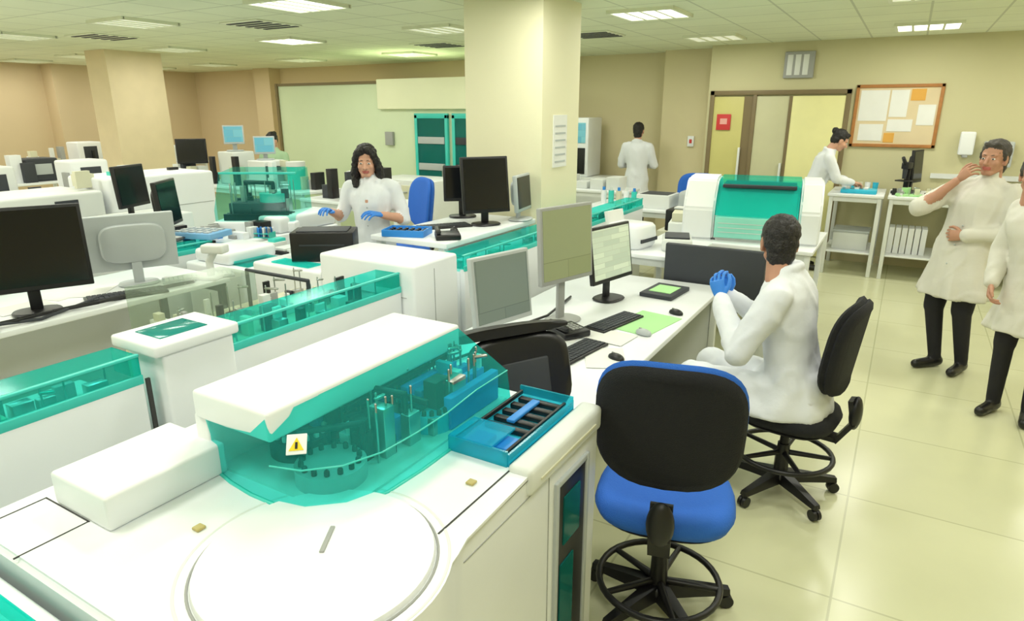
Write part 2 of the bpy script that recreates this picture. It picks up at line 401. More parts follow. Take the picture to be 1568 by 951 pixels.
person('technician_in_green',(-8.3,6.95,0),math.radians(200),1.70,dict(elR=(.24,.05,1.12),wrR=(.15,.27,1.08),elL=(-.24,.05,1.12),wrL=(-.15,.27,1.08)),.6,GREENT,None,SKIN,HAIR,'bun',hpitch=.3,det=1.8)
# ------------------------------------------------------------ furniture helpers
def monitor(name,loc,face,w,h,zb,frame_m=BLACK,scr=OFF,tilt=4):
    """face: azimuth (deg) the screen looks toward; zb: bottom of the panel above the base"""
    P=G(name,loc,math.radians(face+90))
    T=Matrix.Translation((0,0,zb))@Matrix.Rotation(math.radians(-tilt),4,'X')
    box(P,'panel',(-w/2,w/2,-.02,.015,0,h),frame_m,.007,T)
    o=box(P,'screen',(-w/2+.018,w/2-.018,-.0225,-.0195,.028,h-.018),scr,0,T)
    bm=bmesh.new(); pad(bm,w*.75,h*.7,.05,0,'Y',(0,.035,h*.5)); bmesh.ops.transform(bm,matrix=T,verts=bm.verts); mk('back_shell',bm,frame_m,P,.8)
    box(P,'neck',(-.03,.03,.03,.055,.012,zb+h*.45),frame_m,.006)
    bm=bmesh.new(); pad(bm,.24,.19,.018,0,'Z',(0,.02,.009),2.6); mk('base',bm,frame_m,P,.8)
    return P
def keyboard(name,loc,rot,m=BLACK,km=None):
    P=G(name,loc,rot); box(P,'base',(-.22,.22,-.075,.075,0,.016),m,.005)
    boxes(P,'keys',[(-.205+i*.0275,-.205+i*.0275+.023,-.062+j*.0255,-.062+j*.0255+.021,.015,.022) for i in range(15) for j in range(5)],km or DGREY)
def mouse(name,loc,rot,m=BLACK):
    P=G(name,loc,rot); bm=bmesh.new(); ellip(bm,(0,0,.008),(.03,.052,.026)); 
    for v in bm.verts: v.co.z=max(0,v.co.z)
    mk('shell',bm,m,P,3.2); box(P,'wheel',(-.004,.004,.015,.032,.024,.036),GREY,.002)
def bench(name,b,top=WHITE,leg=WHITE2,th=.035,shelf=True):
    x0,x1,y0,y1,z=b; P=G(name,((x0+x1)/2,(y0+y1)/2,0),0,True)
    box(P,'top',(x0,x1,y0,y1,z-th,z),top,.006)
    l=.045
    boxes(P,'legs',[(a,a+l,c,c+l,0,z-th) for a in(x0+.02,x1-.02-l) for c in(y0+.02,y1-.02-l)],leg,.004)
    boxes(P,'rails',[(x0+.03,x1-.03,c,c+.03,z-th-.06,z-th) for c in(y0+.03,y1-.06)],leg)
    if shelf: box(P,'shelf',(x0+.03,x1-.03,y0+.04,y1-.04,.28,.30),top,.003)
    return P
def chair(name,loc,rot,sz=.55,seat=BLUEF,back=FABB,cush=BLUEF,ring=False,bz=(.15,.63),w=.50):
    P=G(name,loc,rot)
    bm=bmesh.new(); pad(bm,w+.02,.50,.085,0,'Z',(0,0,sz-.045),3); mk('seat',bm,seat,P,1)
    bm=bmesh.new(); pad(bm,w-.04,.44,.03,0,'Z',(0,0,sz-.095),3); mk('seat_pan',bm,BLACK,P,1)
    h=bz[1]-bz[0]; c=sz+(bz[0]+bz[1])/2
    T=Matrix.Translation((0,-.26,c))@Matrix.Rotation(math.radians(7),4,'X')
    bm=bmesh.new(); pad(bm,w,h,.05,.05,'Y',(0,0,0),3.2); bmesh.ops.transform(bm,matrix=T,verts=bm.verts); mk('backrest_shell',bm,back,P,1)
    bm=bmesh.new(); pad(bm,w+.006,h+.006,.045,.05,'Y',(0,.028,.004),3.2); bmesh.ops.transform(bm,matrix=T,verts=bm.verts); mk('backrest_cushion',bm,cush,P,1)
    bm=bmesh.new(); 
    for a,b in(((0,-.29,sz+.10),(0,-.315,sz-.02)),((0,-.315,sz-.02),(0,-.25,sz-.13)),((0,-.25,sz-.13),(0,0,sz-.13))):
        a=V(a);b=V(b);d=(b-a).normalized();u=V((1,0,0));w2=d.cross(u).normalized()
        shp(bm,[[a+u*sx*.04+w2*sy*.012 for sx,sy in((-1,-1),(1,-1),(1,1),(-1,1))],[b+d*.012+u*sx*.04+w2*sy*.012 for sx,sy in((-1,-1),(1,-1),(1,1),(-1,1))]])
    mk('back_bar',bm,BLACK,P)
    bm=bmesh.new(); ellip(bm,(0,-.315,sz+.03),(.05,.03,.09)); mk('tension_knob',bm,BLACK,P,3)
    cyl(P,'gas_lift',(0,0,.1),(0,0,sz-.1),.026,.022,BLACK)
    cyl(P,'lift_shroud',(0,0,.08),(0,0,sz*.55),.038,.032,BLACK)
    box(P,'mechanism',(-.08,.08,-.1,.1,sz-.15,sz-.105),BLACK,.01)
    bm=bmesh.new()
    for i in range(5):
        a=2*math.pi*i/5+.3; d=V((math.cos(a),math.sin(a),0)); u=V((-d.y,d.x,0))
        shp(bm,[[V((0,0,z))+d*rr+u*q for q,z in((-wd,zl),(wd,zl),(wd*.7,zh),(-wd*.7,zh))] for rr,wd,zl,zh in((.0,.04,.07,.135),(.15,.03,.07,.115),(.30,.022,.068,.092))])
    ellip(bm,(0,0,.1),(.06,.06,.04)); mk('star_base',bm,BLACK,P,.6)
    bm=bmesh.new()
    for i in range(5):
        a=2*math.pi*i/5+.3; d=V((math.cos(a),math.sin(a),0)); u=V((-d.y,d.x,0)); c0=d*.29
        for k in(-1,1):
            p=c0+V((0,0,.031))+u*.012*k; shp(bm,[ering(p-u*.009,d*.029,V((0,0,.029)),16),ering(p+u*.009,d*.029,V((0,0,.029)),16)])
        capsule(bm,c0+V((0,0,.05)),c0+V((0,0,.08)),.012,.012,8)
    mk('casters',bm,BLACK,P,.6)
    if ring:
        bm=bmesh.new(); torus(bm,(0,0,ring),.245,.014)
        for i in range(5):
            a=2*math.pi*i/5; capsule(bm,(0,0,ring),(.245*math.cos(a),.245*math.sin(a),ring),.016,.012,8)
        mk('foot_ring',bm,BLACK,P,1.2)
    return P
def guard(P,x0,x1,y0,y1,z,h,nm='guard'):
    """teal transparent splash guard with rails"""
    boxes(P,nm+'_clear',[(x1-.006,x1,y0,y1,z,z+h),(x0,x1,y0,y1,z+h-.005,z+h),(x0,x1,y0,y0+.006,z,z+h),(x0,x1,y1-.006,y1,z,z+h)],TEALC)
    boxes(P,nm+'_rails',[(x1-.002,x1+.012,y0,y1,z-.015,z+.022),(x1-.012,x1+.006,y0,y1,z+h-.006,z+h+.006)],TEAL,.003)
def mech(P,nm,x0,x1,y0,y1,z,n,h=.1,seed=1,mats=(BLACK,METAL,TEAL,WHITE2),probes=True):
    r=random.Random(seed); bl=[[] for _ in mats]
    for i in range(n):
        w=r.uniform(.015,.07);d=r.uniform(.015,.08);hh=r.uniform(.02,h);x=r.uniform(x0,x1-w);y=r.uniform(y0,y1-d)
        if not probes: w*=2.2; d*=2.2; x=min(x,x1-w); y=min(y,y1-d)
        bl[r.randrange(len(mats))].append((x,x+w,y,y+d,z,z+hh))
    for i,b in enumerate(bl):
        if b: boxes(P,nm+'_block_%d'%i,b,mats[i],.002)
    if not probes: return
    bm=bmesh.new()
    for i in range(n//2):
        x=r.uniform(x0,x1);y=r.uniform(y0,y1); capsule(bm,(x,y,z),(x,y,z+h*1.1),.004,.004,6)
        if i%3==0: capsule(bm,(x,y,z+h),(x+r.uniform(-.08,.08),y+.03,z+h),.007,.007,6)
    mk(nm+'_probes',bm,METAL,P,1.2)
def tube_rack(name,loc,rot,nx=8,ny=3,m=WHITE2,seed=1):
    r=random.Random(seed); P=G(name,loc,rot)
    boxes(P,'plates',[(0,.024*nx,0,.024*ny,0,.006),(0,.024*nx,0,.024*ny,.035,.040)],m)
    boxes(P,'ends',[(-.004,0,0,.024*ny,0,.05),(.024*nx,.024*nx+.004,0,.024*ny,0,.05)],m)
    for nm,mm in(('tubes_grey',LGREY),('tubes_blue',BLUE),('tubes_white',WHITE)):
        bm=bmesh.new(); 
        for i in range(nx):
            for j in range(ny):
                if r.random()<.33: 
                    c=V((.012+.024*i,.012+.024*j,.006)); capsule(bm,c+V((0,0,.006)),c+V((0,0,.075)),.007,.008,8)
        if len(bm.verts): mk(nm,bm,mm,P,1)
        else: bm.free()
# ------------------------------------------------------------ room
CH=2.9
XL,XR,YF,YB=-15.2,2.8,-3.2,10.1
def plain(name,b,m): return box(None,name,b,m)
plain('floor',(XL,XR,YF,11.2,-.1,0),FLOOR)
plain('ceiling',(XL,XR,YF,11.2,CH,CH+.1),CEIL)
plain('wall_left',(XL-.15,XL,YF,11.2,0,CH),WALLP)
plain('wall_right',(XR,XR+.15,YF,11.2,0,CH),WALLC)
plain('wall_front',(XL,XR,YF-.15,YF,0,CH),WALLC)
plain('wall_back',(-2.62,XR,YB,YB+.15,0,CH),WALLG)
plain('wall_back_recess',(-6.0,-2.62,10.9,11.05,0,CH),WALLC)
plain('wall_back_recess_side',(-2.62,-2.5,10.25,10.9,0,CH),WALLC)
plain('wall_back_left',(XL,-6.0,10.6,10.75,0,CH),WALLP)
plain('wall_back_left_return',(-6.05,-6.0,10.75,10.9,0,CH),WALLP)
plain('trim_wall_pilaster',(-3.45,-2.63,10.55,10.9,0,CH),WALLC)
plain('baseboard_back',(-.72,XR,YB-.015,YB,0,.1),WALLC)
plain('trim_wall_rail',(.3,XR,YB-.04,YB,1.18,1.24),WHITE2)
plain('pillar',(-3.40,-2.64,4.97,5.68,0,CH),PILL)
plain('pillar.001',(-11.25,-10.7,6.0,6.9,0,CH),mat('pillar_peach',(.78,.66,.44),.8))
plain('trim_pilaster_left_wall',(-15.2,-14.8,7.2,8.0,0,CH),WALLP)
plain('trim_pilaster_back_left',(-12.7,-12.2,10.3,10.6,0,CH),WALLP)
plain('trim_pilaster_left_wall_near',(-15.2,-14.7,4.4,5.0,0,CH),WALLP)
C=G('walk_in_cold_room',(-7.2,9,0),0,True)
box(C,'cabin_shell',(-9.3,-5.3,8.0,10.4,0,2.42),CAB,.01)
box(C,'cabin_header',(-7.05,-5.28,7.93,8.0,2.03,2.46),CABH,.01)
boxes(C,'cabin_edge_trim',[(-9.33,-9.28,7.97,8.02,0,2.44),(-9.3,-7.05,7.98,8.0,2.40,2.44)],DOORB)
for i,(a,b) in enumerate(((-6.36,-5.76),(-5.68,-5.3))):
    box(C,'glass_door_%d'%i,(a+.05,b-.05,7.95,7.98,.1,1.9),TEALD)
    boxes(C,'glass_door_frame_%d'%i,[(a,a+.05,7.94,7.99,0,1.95),(b-.05,b,7.94,7.99,0,1.95),(a,b,7.94,7.99,1.9,1.97),(a,b,7.94,7.99,0,.1),(a,b,7.94,7.99,.95,1.0)],TEAL,.004)
    boxes(C,'door_shelves_%d'%i,[(a+.06,b-.06,7.935,7.95,.4+.38*j,.5+.38*j) for j in range(4)],(DGREY if i else LGREY),.004)
box(C,'door_handle',(-5.85,-5.82,7.9,7.94,.95,1.25),METAL,.005)
box(C,'control_box',(-6.95,-6.8,7.95,8.0,1.5,1.7),GREY,.006)
D=G('door_1',(-1.66,YB,0),0,True)
boxes(D,'frame',[(-2.58,-2.52,YB-.05,YB,0,2.28),(-.80,-.74,YB-.05,YB,0,2.28),(-2.58,-.74,YB-.05,YB,2.22,2.28),(-1.98,-1.93,YB-.05,YB,0,2.22)],DOORB,.004)
box(D,'leaf_left',(-2.52,-2.1,YB-.035,YB-.005,.02,2.2),DOORY,.004)
box(D,'leaf_centre',(-1.93,-1.5,YB-.035,YB-.005,.02,2.2),mat('door_pale',(.58,.57,.36),.5),.004)
box(D,'leaf_right',(-1.46,-.80,YB-.04,YB-.005,.02,2.2),mat('door_yellow_bright',(.85,.82,.40),.45),.004)
boxes(D,'leaf_gaps',[(-2.1,-1.98,YB-.03,YB-.002,.02,2.2),(-1.5,-1.46,YB-.045,YB-.01,.02,2.2)],DOORB)
boxes(D,'push_bars',[(-2.12,-2.09,YB-.08,YB-.04,.95,1.5),(-1.54,-1.51,YB-.08,YB-.04,1.0,1.3)],WHITE2,.006)
s=G('red_fire_notice',(-2.36,YB-.05,1.85),0); box(s,'plate',(-.1,.1,-.006,.0,-.11,.11),RED,.002); box(s,'pictogram',(-.05,.05,-.008,-.005,-.03,.05),mat('sign_pink',(.8,.4,.35),.5))
N=G('notice_board',(-.2,YB,1.93),0)
box(N,'cork',(-.46,.46,-.02,0,-.35,.37),mat('cork',(.74,.62,.40),.9))
boxes(N,'frame',[(-.49,-.45,-.035,0,-.38,.40),(.45,.49,-.035,0,-.38,.40),(-.49,.49,-.035,0,.36,.40),(-.49,.49,-.035,0,-.38,-.34)],WOOD,.004)
boxes(N,'papers',[(-.43,-.1,-.026,-.02,-.05,.33),(-.08,.12,-.026,-.02,.0,.33),(.24,.43,-.026,-.02,-.1,.15),(-.4,-.12,-.026,-.02,-.3,-.09),(-.08,.2,-.026,-.02,-.18,-.03)],PAPER)
boxes(N,'notes',[(.14,.3,-.026,-.02,.2,.34),(-.1,.02,-.026,-.02,-.32,-.2)],mat('orange_note',(.75,.4,.08),.8))
W=G('wall_speaker_panel',(-1.43,YB,2.6),0)
box(W,'housing',(-.19,.19,-.05,0,-.17,.17),GREY,.01); boxes(W,'slats',[(-.15+.1*i,-.08+.1*i,-.056,-.05,-.13,.13) for i in range(3)],WHITE2,.002)
T=G('thermostat',(-2.95,10.545,1.55),0); box(T,'case',(-.05,.05,-.03,0,-.08,.08),WHITE,.006); box(T,'dial',(-.02,.02,-.035,-.03,-.03,.03),RED,.002)
T=G('pillar_notice',(-2.64,5.3,1.75),0); box(T,'sheet',(0,.008,-.13,.13,-.22,.22),PAPER)
boxes(T,'lines',[(.008,.010,-.1,.1,-.18+.06*i,-.165+.06*i) for i in range(6)],LGREY)
T=G('soap_dispenser',(.62,YB-.005,1.5),0); box(T,'body',(-.08,.08,-.1,0,-.02,.26),WHITE,.02); box(T,'nozzle',(-.03,.03,-.09,-.03,-.05,-.01),GREY,.006)
T=G('first_aid_cabinet',(.95,YB-.005,1.45),0); box(T,'case',(-.15,.15,-.13,0,-.1,.2),LGREY,.015); box(T,'door_plate',(-.12,.12,-.137,-.13,-.07,.17),WHITE,.004)
LM=mat('troffer_frame',(.80,.84,.66),.5)
BR={(0,8.95),(-2.3,6.5),(-4.75,4.4),(-7.2,6.5)}
for iy,y in enumerate((-1.8,.3,2.35,4.4,6.5,8.95)):
    for ix,x in enumerate((1.9,0,-2.3,-4.75,-7.2,-9.7,-12.2,-14.2)):
        if ix==0 and iy<3: continue
        P=G('ceiling_light',(x,y,CH))
        boxes(P,'housing',[(-.32,.32,-.32,-.29,-.03,0),(-.32,.32,.29,.32,-.03,0),(-.32,-.29,-.3,.3,-.03,0),(.29,.32,-.3,.3,-.03,0)],LM)
        boxes(P,'louvres',[(-.29+.145*j-.012,-.29+.145*j+.012,-.29,.29,-.03,-.02) for j in range(1,4)],LM)
        box(P,'diffuser',(-.29,.29,-.29,.29,-.022,-.01),LAMP if (x,y) in BR else LAMPD)
        l=bpy.data.lights.new('troffer_lamp','AREA'); l.shape='SQUARE'; l.size=.56; l.energy=19.5 if y<3 else (17 if x>-8 else 14.5); l.color=(1,.98,.89)
        o=bpy.data.objects.new('lamp',l); COL.objects.link(o); o.parent=P; o.location=(0,0,-.035)
for x,y in((-6.2,5.2),(-8.9,5.0),(-3.5,7.9),(-10.5,3.6),(-5.9,8.0)):
    P=G('ceiling_vent',(x,y,CH)); box(P,'plate',(-.3,.3,-.3,.3,-.012,0),LM,.003)
    boxes(P,'slots',[(-.26,.26,-.24+.12*j,-.19+.12*j,-.018,-.011) for j in range(5)],DGREY)
# ------------------------------------------------------------ analyzer 1 (foreground)
A=G('clinical_chemistry_analyzer',(-1.35,1.2,0),0,True)
cx,cy=-1.045,.882
pts=[(-1.93,.52),(-1.18,.52)]+[(cx+.315*math.cos(math.radians(t)),cy+.315*math.sin(math.radians(t))) for t in range(-110,36,6)]+[(-.80,1.12),(-.80,1.95),(-1.93,1.95)]
prism(A,'cabinet',pts,.05,1.0,WHITE,.012)
prism(A,'plinth',[(-1.88,.6),(-.95,.6),(-.87,1.0),(-.87,1.9),(-1.88,1.9)],0,.05,DGREY)
cyl(A,'rotor_lid',(cx,cy,1.0),(cx,cy,1.014),.274,.270,WHITE,64)
bm=bmesh.new(); torus(bm,(cx,cy,1.0),.279,.0035,72,6); mk('rotor_lid_seam',bm,GREY,A,3)
bm=bmesh.new(); torus(bm,(cx,cy,.996),.306,.006,72,6); mk('rotor_outer_rim',bm,WHITE2,A,3)
box(A,'lid_grip',(-.05,.05,-.006,.006,1.013,1.018),GREY,.002,Matrix.Translation((cx-.02,cy+.05,0))@Matrix.Rotation(math.radians(-60),4,'Z'))
box(A,'reagent_cover',(-1.82,-1.56,.69,1.03,1.0,1.095),WHITE,.010)
boxes(A,'top_seams',[(-1.66,-1.656,.52,.69,.9985,1.0012),(-1.87,-1.655,.687,.691,.9985,1.0012),(-.862,-.857,1.1,1.46,.9985,1.0015),(-1.87,-1.866,.52,.69,.9985,1.0012)],SEAM)
boxes(A,'latches',[(-1.40,-1.375,.80,.825,1.0,1.008),(-.93,-.905,1.32,1.345,1.0,1.008)],mat('latch_gold',(.5,.42,.15),.4),.003)
box(A,'hood_beam',(-1.64,-1.325,1.0,1.87,1.165,1.25),WHITE,.010)
box(A,'hood_rear_wall',(-1.66,-1.60,1.01,1.9,1.0,1.17),WHITE,.008)
B=[(-1.60,1.015),(-1.50,.992),(-1.40,.980),(-1.31,.98),(-1.215,1.00),(-1.135,1.07),(-1.09,1.18),(-1.080,1.32),(-1.080,1.47),(-1.10,1.66),(-1.10,1.86)]
Tp=[(-1.60,1.005,1.17),(-1.50,1.0,1.17),(-1.40,1.0,1.18),(-1.335,1.0,1.235),(-1.328,1.09,1.24),(-1.328,1.18,1.24),(-1.328,1.28,1.24),(-1.328,1.4,1.24),(-1.328,1.52,1.24),(-1.328,1.68,1.24),(-1.328,1.86,1.24)]
rb=[V((x,y,1.0)) for x,y in B]
rm=[V((x*.93+t[0]*.07,y*.93+t[1]*.07,1.115)) for (x,y),t in zip(B,Tp)]
rt=[V(t) for t in Tp]
bm=bmesh.new(); shp(bm,[rb,rm,rt],False,False)
vs=[bm.verts.new(p) for p in(rb[-1],rm[-1],rt[-1],V((-1.60,1.86,1.17)),V((-1.60,1.86,1.0)))]; bm.faces.new(vs)
mk('clear_cover',bm,TEALC,A,.35)
bm=bmesh.new(); tubes(bm,rb,.006,8); tubes(bm,rm[3:],.0025,8); mk('cover_edge_trim',bm,TEAL,A,1)
box(A,'deck',(-1.60,-1.12,1.03,1.86,1.0,1.008),WHITE2)
for (x,y,r,h,m) in((-1.27,1.15,.10,.05,LGREY),(-1.47,1.22,.09,.06,DGREY),(-1.45,1.5,.10,.05,GREY),(-1.22,1.55,.07,.06,CYAN),(-1.45,1.74,.06,.09,WHITE2)):
    cyl(A,'carousel',(x,y,1.008),(x,y,1.008+h),r,r,m,32)
    bm=bmesh.new()
    for i in range(14):
        a=2*math.pi*i/14; capsule(bm,(x+r*.8*math.cos(a),y+r*.8*math.sin(a),1.008+h),(x+r*.8*math.cos(a),y+r*.8*math.sin(a),1.02+h),.008,.008,8)
    mk('carousel_tubes',bm,BLACK if m!=DGREY else WHITE,A,1)
mech(A,'internal',-1.56,-1.16,1.25,1.84,1.008,60,.17,3,(BLACK,METAL,CYAN,WHITE,BLUE,DGREY,BLACK))
boxes(A,'tray_carriages',[(-1.35+.06*i,-1.32+.06*i,1.55,1.84,1.01,1.12) for i in range(4)],BLUE,.004)
boxes(A,'dark_frames',[(-1.58,-1.55,1.1,1.84,1.12,1.15),(-1.36,-1.34,1.3,1.84,1.13,1.15),(-1.55,-1.2,1.50,1.515,1.10,1.12)],BLACK,.003)
tube(A,'reagent_arm',[(-1.35,1.12,1.02),(-1.35,1.12,1.14),(-1.24,1.25,1.14),(-1.24,1.25,1.06)],.010,BLACK)
tube(A,'sample_arm',[(-1.4,1.4,1.02),(-1.4,1.4,1.17),(-1.22,1.42,1.17),(-1.22,1.42,1.08)],.010,BLACK)
Lb=G('biohazard_label',(-1.262,1.035,1.163),0); Lb.rotation_euler=(math.radians(-48),0,math.radians(40))
box(Lb,'plate',(-.026,.026,-.012,-.008,-.028,.028),WHITE,.002)
bm=bmesh.new(); shp(bm,[[V((-.019,y,-.018)),V((.019,y,-.018)),V((0,y,.017))] for y in(-.014,-.012)]); mk('triangle',bm,YEL,Lb)
box(Lb,'symbol',(-.003,.003,-.0155,-.0135,-.014,.004),BLACK)
box(A,'tray_floor',(-1.09,-.87,1.46,1.90,1.0,1.012),CYAN,.003)
boxes(A,'tray_walls',[(-1.085,-.875,1.455,1.463,1.0,1.05),(-.878,-.87,1.46,1.9,1.0,1.04),(-1.085,-.875,1.9,1.908,1.0,1.05)],clear_mat('cyan_clear_wall',(.3,.9,.97),(.03,.55,.72),.4))
box(A,'tray_cover',(-1.085,-.93,1.46,1.60,1.045,1.052),clear_mat('cyan_clear',(.3,.85,.97),(.02,.5,.75),.4))
boxes(A,'tray_rack',[(-1.06,-.90,1.62+.055*i,1.645+.055*i,1.012,1.03) for i in range(5)],BLACK,.004)
boxes(A,'tray_rack_light',[(-1.05,-.98,1.50,1.57,1.012,1.03),(-.96,-.90,1.50,1.58,1.012,1.03),(-1.0,-.97,1.66,1.84,1.028,1.04)],BLUE,.004)
boxes(A,'tray_rails',[(-1.07,-1.06,1.47,1.88,1.03,1.045),(-.90,-.89,1.47,1.88,1.02,1.035)],BLACK,.002)
box(A,'edge_cover',(-.868,-.785,1.44,1.96,.93,1.02),WHITE2,.018)
box(A,'edge_cover_line',(-.787,-.781,1.50,1.90,.965,.972),CREAM)
boxes(A,'side_panel_seams',[(-.802,-.798,1.58,1.583,.1,.93),(-.802,-.798,1.12,1.95,.925,.928)],GREY)
box(A,'side_window',(-.81,-.795,1.64,1.85,.15,.86),BLACK,.004)
boxes(A,'side_window_frame',[(-.805,-.788,1.62,1.64,.12,.88),(-.805,-.788,1.85,1.87,.12,.88),(-.805,-.788,1.64,1.85,.86,.88)],LGREY,.003)
boxes(A,'side_window_glass',[(-.796,-.790,1.66,1.76,.18,.55),(-.796,-.790,1.68,1.80,.62,.80)],TEALD)
A2=G('sample_loader_module',(-1.8,.1,0),0,True)
box(A2,'cabinet',(-2.4,-1.2,-.5,.498,.02,.96),WHITE,.012)
guard(A2,-2.35,-1.3,-.4,.44,.97,.05,'lid')
boxes(A2,'rack_slots',[(-2.3+.09*i,-2.24+.09*i,-.3,.35,.96,.985) for i in range(10)],TEAL,.003)
# ------------------------------------------------------------ row 2
R=G('sample_sorting_track',(-2.65,.3,0),0,True)
box(R,'cabinet',(-2.92,-2.45,-.9,1.3,.05,.90),WHITE2,.01)
box(R,'front_panel',(-2.47,-2.43,-.9,1.3,.04,1.0),WHITE,.008)
guard(R,-2.62,-2.44,-.9,1.3,1.0,.10)
mech(R,'rack',-2.88,-2.5,-.6,1.25,.90,36,.14,8,(BLACK,METAL,CREAM,GREY))
boxes(R,'panel_seams',[(-2.432,-2.428,.35,.353,.08,.96)],SEAM)
K=G('analyzer_control_column',(-2.5,1.5,0),0,True)
box(K,'column',(-2.62,-2.38,1.36,1.68,.02,1.09),WHITE,.012)
box(K,'head',(-2.66,-2.36,1.32,1.70,1.09,1.14),WHITE,.012)
box(K,'touch_panel',(-2.60,-2.43,1.39,1.60,1.139,1.144),TEALD,.002)
box(K,'side_gap',(-2.44,-2.428,1.31,1.325,.05,1.0),SEAM)
R=G('immunoassay_analyzer',(-2.8,2.3,0),0,True)
box(R,'cabinet',(-3.3,-2.47,1.70,2.85,.02,.90),CREAM,.01)
box(R,'front_panel',(-2.47,-2.43,1.70,2.85,.02,1.0),WHITE,.008)
guard(R,-2.62,-2.44,1.70,2.85,1.0,.10)
mech(R,'bay',-3.25,-2.55,1.75,2.8,.90,50,.15,11,(BLACK,METAL,CREAM,GREY,WHITE2,DGREY))
box(R,'clear_box',(-3.3,-3.0,1.75,2.3,.92,1.15),clear_mat('clear_acrylic',(.85,.9,.85),(.5,.6,.5),.2))
tube(R,'gantry',[(-3.2,2.4,.9),(-3.2,2.4,1.12),(-2.7,2.4,1.12),(-2.7,2.4,1.0)],.011,DGREY)
box(R,'rear_cabinet',(-3.1,-2.34,2.86,3.30,.02,1.15),WHITE,.02)
box(R,'rear_left_cabinet',(-3.75,-3.1,2.86,3.42,.02,1.02),WHITE,.02)
box(R,'teal_hatch',(-3.6,-3.25,2.9,3.02,1.02,1.03),TEALC)
boxes(R,'cabinet_seams',[(-2.342,-2.337,3.05,3.053,.1,1.10),(-2.9,-2.4,2.857,2.861,.95,.953)],GREY)
bm=bmesh.new(); shp(bm,[ering(V((-2.44,2.3,.82)),V((0,.02,0)),V((0,0,.02)),16),ering(V((-2.425,2.3,.82)),V((0,.02,0)),V((0,0,.02)),16)]); mk('logo_button',bm,DGREY,R)
P=G('label_printer',(-3.38,3.19,1.02),math.radians(35))
box(P,'body',(-.21,.21,-.12,.12,0,.2),BLACK,.008); box(P,'slot',(-.15,.15,-.123,-.12,.11,.12),DGREY); box(P,'lid',(-.17,.17,-.1,.1,.2,.208),DGREY,.004)
R=G('conveyor_track',(-2.6,5,0),0,True)
box(R,'cabinet_near',(-3.0,-2.44,3.46,4.94,.02,.98),WHITE,.01)
box(R,'front_panel',(-2.44,-2.40,3.46,6.9,.02,1.0),WHITE,.006)
guard(R,-2.60,-2.41,3.46,6.9,1.0,.09)
box(R,'cabinet_far',(-3.3,-2.45,5.72,6.9,.02,.98),WHITE,.01)
mech(R,'track',-2.58,-2.46,3.5,6.85,.98,34,.07,5,(BLACK,METAL,WHITE2,TEAL))
box(R,'worktop',(-3.36,-2.66,3.62,4.92,1.08,1.12),WHITE,.008)
boxes(R,'worktop_posts',[(-3.34,-3.29,3.66,3.71,0,1.08),(-3.34,-3.29,4.84,4.89,0,1.08),(-2.76,-2.71,3.66,3.71,.98,1.08),(-2.76,-2.71,4.84,4.89,.98,1.08)],WHITE2)
WT=1.12
monitor('computer_monitor',(-2.84,4.42,WT),-35,.40,.44,.10,BLACK,OFF,8)
monitor('computer_monitor',(-3.24,4.66,WT),-50,.32,.30,.14,BLACK,OFF)
monitor('computer_monitor',(-2.72,4.80,WT),10,.34,.30,.08,LGREY,OFF)
keyboard('computer_keyboard',(-3.08,4.16,WT),math.radians(55))
mouse('computer_mouse',(-2.90,4.05,WT),.6)
P=G('desk_phone',(-2.78,3.80,WT),.7); box(P,'base',(-.09,.09,-.1,.1,0,.04),BLACK,.01); tube(P,'handset',[(-.07,-.08,.06),(-.07,.08,.06)],.02,BLACK)
P=G('blue_sample_tray',(-3.12,3.76,WT),math.radians(20)); boxes(P,'walls',[(-.16,.16,-.11,-.1,0,.05),(-.16,.16,.1,.11,0,.05),(-.16,-.15,-.1,.1,0,.05),(.15,.16,-.1,.1,0,.05)],BLUE,.002); box(P,'bottom',(-.15,.15,-.1,.1,0,.03),BLUE); boxes(P,'vials',[(-.13+.05*i,-.105+.05*i,-.07+.05*j,-.045+.05*j,.03,.045) for i in range(6) for j in range(3)],BLACK,.003)
# ------------------------------------------------------------ main desk with computers
b=bench('computer_desk',(-2.12,-1.03,2.0,4.85,.75),shelf=False)
box(b,'modesty_panel',(-2.1,-2.08,2.05,4.8,.2,.7),WHITE2); box(b,'end_panel',(-2.0,-1.1,4.80,4.83,.05,.71),WHITE2)
monitor('computer_monitor',(-1.69,2.78,.75),-14,.41,.37,.19,LGREY,SCG,6)
monitor('computer_monitor',(-1.68,3.50,.75),-16,.46,.46,.26,GREY,SCO,3)
monitor('computer_monitor',(-1.62,4.10,.75),-12,.47,.38,.14,BLACK,SCD,8)
keyboard('computer_keyboard',(-1.40,3.62,.75),math.radians(78))
keyboard('computer_keyboard',(-1.38,3.02,.75),math.radians(82))
mouse('computer_mouse',(-1.16,3.05,.75),1.2); mouse('computer_mouse',(-1.17,3.50,.754),1.3,LGREY); mouse('computer_mouse',(-1.13,4.0,.75),1.2)
P=G('green_mouse_mat',(-1.24,3.72,.75),math.radians(80)); box(P,'mat',(-.22,.22,-.14,.14,0,.004),GPAPER,.001)
P=G('paper_sheets',(-1.68,3.22,.75),math.radians(15))
for i,(x,y,r) in enumerate(((0,0,.1),(.12,.05,-.2),(-.06,.07,.5),(.4,-.3,.2),(.36,.05,1.2))):
    box(P,'sheet_%d'%i,(-.105,.105,-.148,.148,.001*i,.001*i+.002),PAPER,0,Matrix.Translation((x,y,0))@Matrix.Rotation(r,4,'Z'))
P=G('desk_phone',(-1.55,3.28,.757),math.radians(60)); box(P,'base',(-.09,.09,-.1,.1,0,.04),BLACK,.01); tube(P,'handset',[(-.07,-.08,.06),(-.07,.08,.06)],.02,BLACK); boxes(P,'keys',[(-.01+.025*i,.008+.025*i,-.06+.03*j,-.04+.03*j,.04,.046) for i in range(3) for j in range(4)],GREY)
